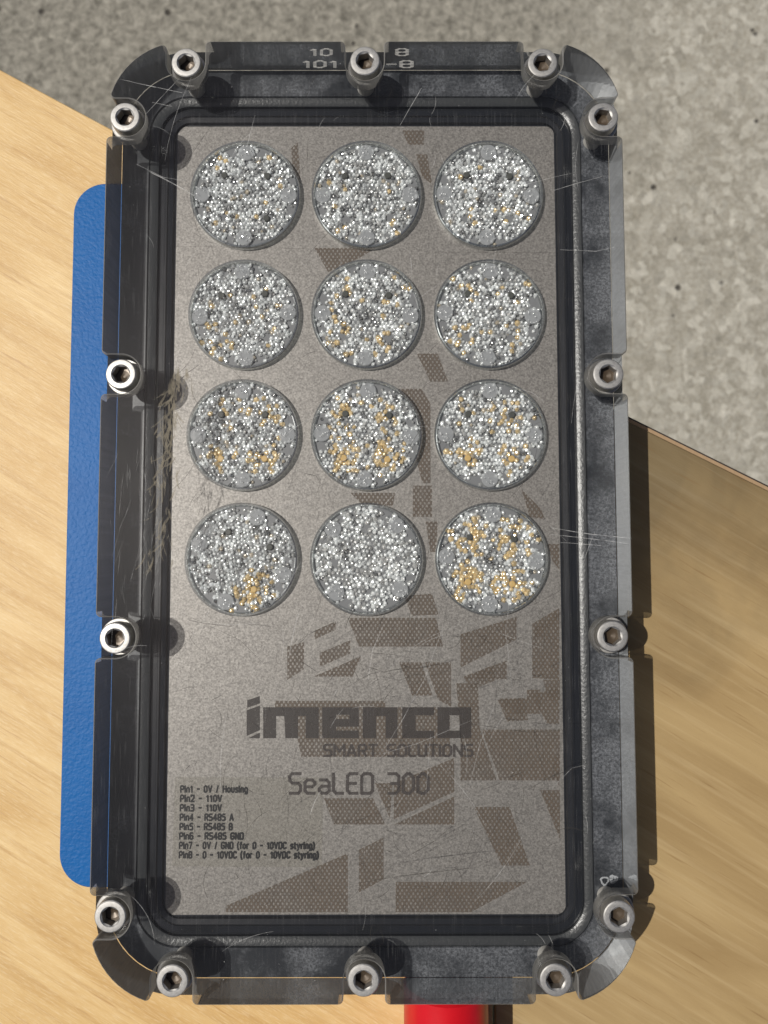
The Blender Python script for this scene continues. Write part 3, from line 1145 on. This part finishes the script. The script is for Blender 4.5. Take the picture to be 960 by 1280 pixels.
def soften(pl, r=0.13):
    if len(pl) < 3: return pl
    out = [pl[0]]
    for i in range(1, len(pl) - 1):
        p = Vector(pl[i]); a = Vector(pl[i - 1]); b = Vector(pl[i + 1])
        da = (a - p); db = (b - p)
        ra = min(r, da.length * .4); rb = min(r, db.length * .4)
        out.append(tuple(p + da.normalized() * ra)); out.append(tuple(p + db.normalized() * rb))
    out.append(pl[-1])
    return out


def stroke_text(txt, w, soft=True, gap=0.22):
    """list of quads in a unit-height text line, and its width"""
    quads = []
    x0 = 0.0
    for ch in txt:
        wd, pls = GL[ch]
        for pl in pls:
            pl = soften(pl, 0.2 if ch in '0OoCG' else 0.13) if soft and ch not in 'MNATV24/7' else pl
            for a, b in zip(pl[:-1], pl[1:]):
                a = Vector(a); b = Vector(b)
                d = (b - a)
                if d.length < 1e-5: continue
                d.normalize(); nn = Vector((-d.y, d.x)) * w / 2
                a2 = a - d * w * 0.32; b2 = b + d * w * 0.32
                quads.append([(x0 + p.x, p.y) for p in (a2 + nn, a2 - nn, b2 - nn, b2 + nn)])
        x0 += wd + gap
    return quads, x0 - gap


def place_text(name, txt, u0, u1, vtop, vbot, w, mat, gap=0.22):
    q, tw = stroke_text(txt, w, True, gap)
    polys = []
    for quad in q:
        polys.append([(u0 + (x / tw) * (u1 - u0), vbot - y * (vbot - vtop)) for x, y in quad])
    return print_polys(name, polys, mat, 0.10)


place_text('tagline_lettering', 'SMART SOLUTIONS', 405, 590, 931, 945, 0.19, M_TEXT, 0.24)
place_text('model_lettering', 'SeaLED 300', 362, 535, 967, 991.5, 0.155, M_TEXT, 0.22)

# pin list on a clear film label
film = print_polys('label_film', [[(219, 971), (404, 972), (402, 1084), (215, 1083)]], M_FILM, 0.02)
PINS = ['Pin1 – 0V / Housing', 'Pin2 – 110V', 'Pin3 – 110V', 'Pin4 – RS485 A', 'Pin5 – RS485 B', 'Pin6 – RS485 GND',
        'Pin7 – 0V / GND (for 0 – 10VDC styring)', 'Pin8 – 0 – 10VDC (for 0 – 10VDC styring)']
PIN_W = [83, 51, 51, 66, 65, 79, 168, 173]
for i, (s, wpx) in enumerate(zip(PINS, PIN_W)):
    u0 = 226 - 0.25 * i
    vb = 990 + i * 11.75
    q, tw = stroke_text(s.replace('–', '-'), 0.29, True, 0.32)
    print_polys('pin_lettering', [[(u0 + x / tw * wpx, vb - y * 7.6) for x, y in quad] for quad in q], M_PIN, 0.08)

# engraved marks on the upper edge of the cover (read through the cover face)
def engrave(txt, u0, u1, v0, v1):
    q, tw = stroke_text(txt, 0.17, True, 0.25)
    verts, faces = [], []
    for k, quad in enumerate(q):
        i0 = len(verts)
        for x, y in quad:
            px_, py_ = unproj(u0 + x / tw * (u1 - u0), v1 - y * (v1 - v0), 0)
            verts.append((px_, py_, 0.02 + 0.002 * k))
        faces.append((i0, i0 + 1, i0 + 2, i0 + 3))
    mesh_obj('engraved_mark', verts, faces, M_ENGR, cover)


engrave('10', 388, 414, 61, 69.5)
engrave('8', 496, 509, 61, 69.5)
engrave('101', 379, 421, 76, 84.5)
engrave('-8', 484, 515, 76, 84.5)


# ------------------------------------------------------------------ scratches on the cover
def ribbons(name, lines, mat, z=0.03):
    verts, faces = [], []
    for pts, w in lines:
        i0 = len(verts)
        for k, p in enumerate(pts):
            a = Vector(pts[max(0, k - 1)]); b = Vector(pts[min(len(pts) - 1, k + 1)])
            d = (b - a).normalized(); nn = Vector((-d.y, d.x))
            taper = w * (0.35 + 0.65 * math.sin(math.pi * (k + 0.4) / (len(pts) - 0.2)))
            verts.append((p[0] + nn.x * taper / 2, p[1] + nn.y * taper / 2, z))
            verts.append((p[0] - nn.x * taper / 2, p[1] - nn.y * taper / 2, z))
        for k in range(len(pts) - 1):
            faces.append((i0 + 2 * k, i0 + 2 * k + 1, i0 + 2 * k + 3, i0 + 2 * k + 2))
        z += 0.00002
    o = mesh_obj(name, verts, faces, mat, cover)
    o['kind'] = 'stuff'
    return o


def curve_line(x, y, ang, L, bend, nseg=10):
    pts = [(x, y)]
    for k in range(nseg):
        ang += bend / nseg + random.uniform(-.02, .02)
        x += math.cos(ang) * L / nseg; y += math.sin(ang) * L / nseg
        pts.append((x, y))
    return pts


def inside(pts): return all(abs(x) < 75.5 and abs(y) < 141 for x, y in pts)


def px_line(pl, w):
    pts = [unproj(u, v, 0) for u, v in pl]
    out = []
    for a, b in zip(pts[:-1], pts[1:]):
        for k in range(4):
            t = k / 4
            out.append((a[0] + (b[0] - a[0]) * t + random.uniform(-.06, .06), a[1] + (b[1] - a[1]) * t + random.uniform(-.06, .06)))
    out.append(pts[-1])
    return (out, w)


pale_l, dark_l = [], []
for _ in range(95):
    pts = curve_line(random.uniform(-70, 70), random.uniform(-138, 138), random.choice([random.uniform(0, 6.28), random.gauss(1.2, .3)]), random.choice([3, 6, 10, 16, 28]) * random.uniform(.6, 1.2), random.uniform(-.9, .9))
    if inside(pts): pale_l.append((pts, random.uniform(.06, .14)))
for _ in range(130):
    pts = curve_line(random.uniform(-60, 70), random.uniform(-138, 138), random.choice([random.uniform(0, 6.28), random.gauss(1.35, .25)]), random.choice([4, 7, 12, 22]) * random.uniform(.6, 1.2), random.uniform(-1.0, 1.0))
    if inside(pts): dark_l.append((pts, random.uniform(.07, .17)))
for _ in range(150):
    u_, v_ = random.uniform(240, 700), random.uniform(775, 1125)
    x_, y_ = unproj(u_, v_, 0)
    pts = curve_line(x_, y_, random.uniform(0, 6.28), random.choice([2, 4, 7, 12]), random.uniform(-1.8, 1.8))
    if inside(pts): dark_l.append((pts, random.uniform(.09, .24)))
# the ones that can be recognised
pale_l += [px_line(p, w) for p, w in [
    ([(150, 99), (190, 108), (228, 116)], .22), ([(183, 142), (205, 118), (225, 97)], .16), ([(186, 214), (214, 228), (242, 244)], .3),
    ([(190, 128), (215, 133)], .14), ([(374, 765), (367, 790), (361, 822)], .2), ([(480, 780), (466, 812), (460, 850)], .18),
    ([(555, 780), (530, 850), (500, 905), (478, 940)], .14), ([(690, 660), (740, 668), (790, 673)], .22), ([(688, 668), (745, 674), (788, 680)], .18),
    ([(700, 678), (752, 682)], .16), ([(692, 238), (725, 228), (755, 220)], .16), ([(700, 312), (745, 314), (768, 309)], .15),
    ([(500, 157), (520, 122), (527, 110)], .2), ([(640, 484), (664, 490), (680, 502)], .14), ([(470, 945), (520, 930), (590, 900)], .1),
    ([(620, 875), (600, 930), (585, 990)], .1), ([(395, 620), (330, 640), (280, 700)], .1), ([(170, 205), (205, 222), (232, 226)], .13),
    ([(400, 990), (392, 1005), (388, 1018)], .2), ([(640, 720), (632, 790), (640, 860)], .1), ([(690, 985), (715, 960), (735, 955)], .14)]]
dark_l += [px_line(p, w) for p, w in [
    ([(445, 828), (480, 840), (520, 832), (540, 826)], .3), ([(455, 815), (490, 818), (512, 822)], .18), ([(470, 845), (500, 850), (530, 840)], .16),
    ([(432, 860), (462, 843), (480, 838)], .16), ([(545, 640), (530, 720), (510, 830)], .2), ([(528, 700), (512, 770), (505, 830)], .16),
    ([(436, 1106), (500, 1095), (560, 1088), (598, 1084)], .3), ([(510, 1070), (545, 1050), (565, 1032)], .22), ([(660, 987), (690, 970), (735, 955)], .24),
    ([(545, 880), (590, 905), (660, 915), (710, 912)], .2), ([(220, 480), (236, 465), (250, 455)], .2), ([(236, 775), (260, 780), (290, 783)], .24),
    ([(218, 308), (330, 310), (390, 311)], .14), ([(540, 315), (700, 316)], .12), ([(375, 590), (395, 595), (402, 606)], .2),
    ([(655, 860), (640, 930), (660, 1000)], .16), ([(612, 790), (622, 850), (618, 900)], .14), ([(214, 760), (300, 800), (330, 830)], .12),
    ([(385, 175), (384, 205), (376, 213)], .16), ([(240, 290), (262, 303), (268, 318)], .12), ([(225, 215), (245, 185), (262, 160)], .16),
    ([(690, 340), (640, 335), (600, 330)], .1), ([(640, 610), (662, 650), (690, 668)], .14), ([(560, 1100), (585, 1060), (600, 1020)], .12)]]
ribbons('pale_scratches', pale_l, M_SCRW, 0.02)
ribbons('dark_scratches', dark_l, M_SCRD, 0.03)
# brown scuffed smear over the left frame
sc = []
for _ in range(170):
    t = random.random()
    u = 224 - 28 * t + random.gauss(0, 7); v = 470 + 230 * t ** 1.6 + random.uniform(-12, 12)
    x, y = unproj(u, v, 0)
    pts = curve_line(x, y, math.radians(random.gauss(262, 12)), random.uniform(1, 6.5), random.uniform(-.9, .9), 6)
    sc.append((pts, random.uniform(.2, .95) * (1.1 - .5 * t)))
ribbons('brown_scuffs', sc, M_SCUFF, 0.04)
sc = []
for _ in range(45):
    u = random.choice([random.gauss(165, 14), random.gauss(190, 12)]); v = random.uniform(560, 780)
    x, y = unproj(u, v, 0)
    sc.append((curve_line(x, y, math.radians(random.gauss(265, 8)), random.uniform(2, 12), random.uniform(-.2, .2), 5), random.uniform(.04, .08)))
for _ in range(260):
    x, y = random.uniform(-80, 80), random.uniform(-147, 147)
    if abs(x) > 70 and abs(abs(y) - 42) < 10 or (abs(x) > 70 and abs(y) > 112) or abs(y) > 136 and abs(x) > 45: continue
    d_ = random.uniform(.1, .32)
    sc.append((curve_line(x, y, random.uniform(0, 6.28), d_, 0.3, 3), d_ * random.uniform(.6, 1.0)))
ribbons('edge_scratches', sc, M_SCRW, 0.05)
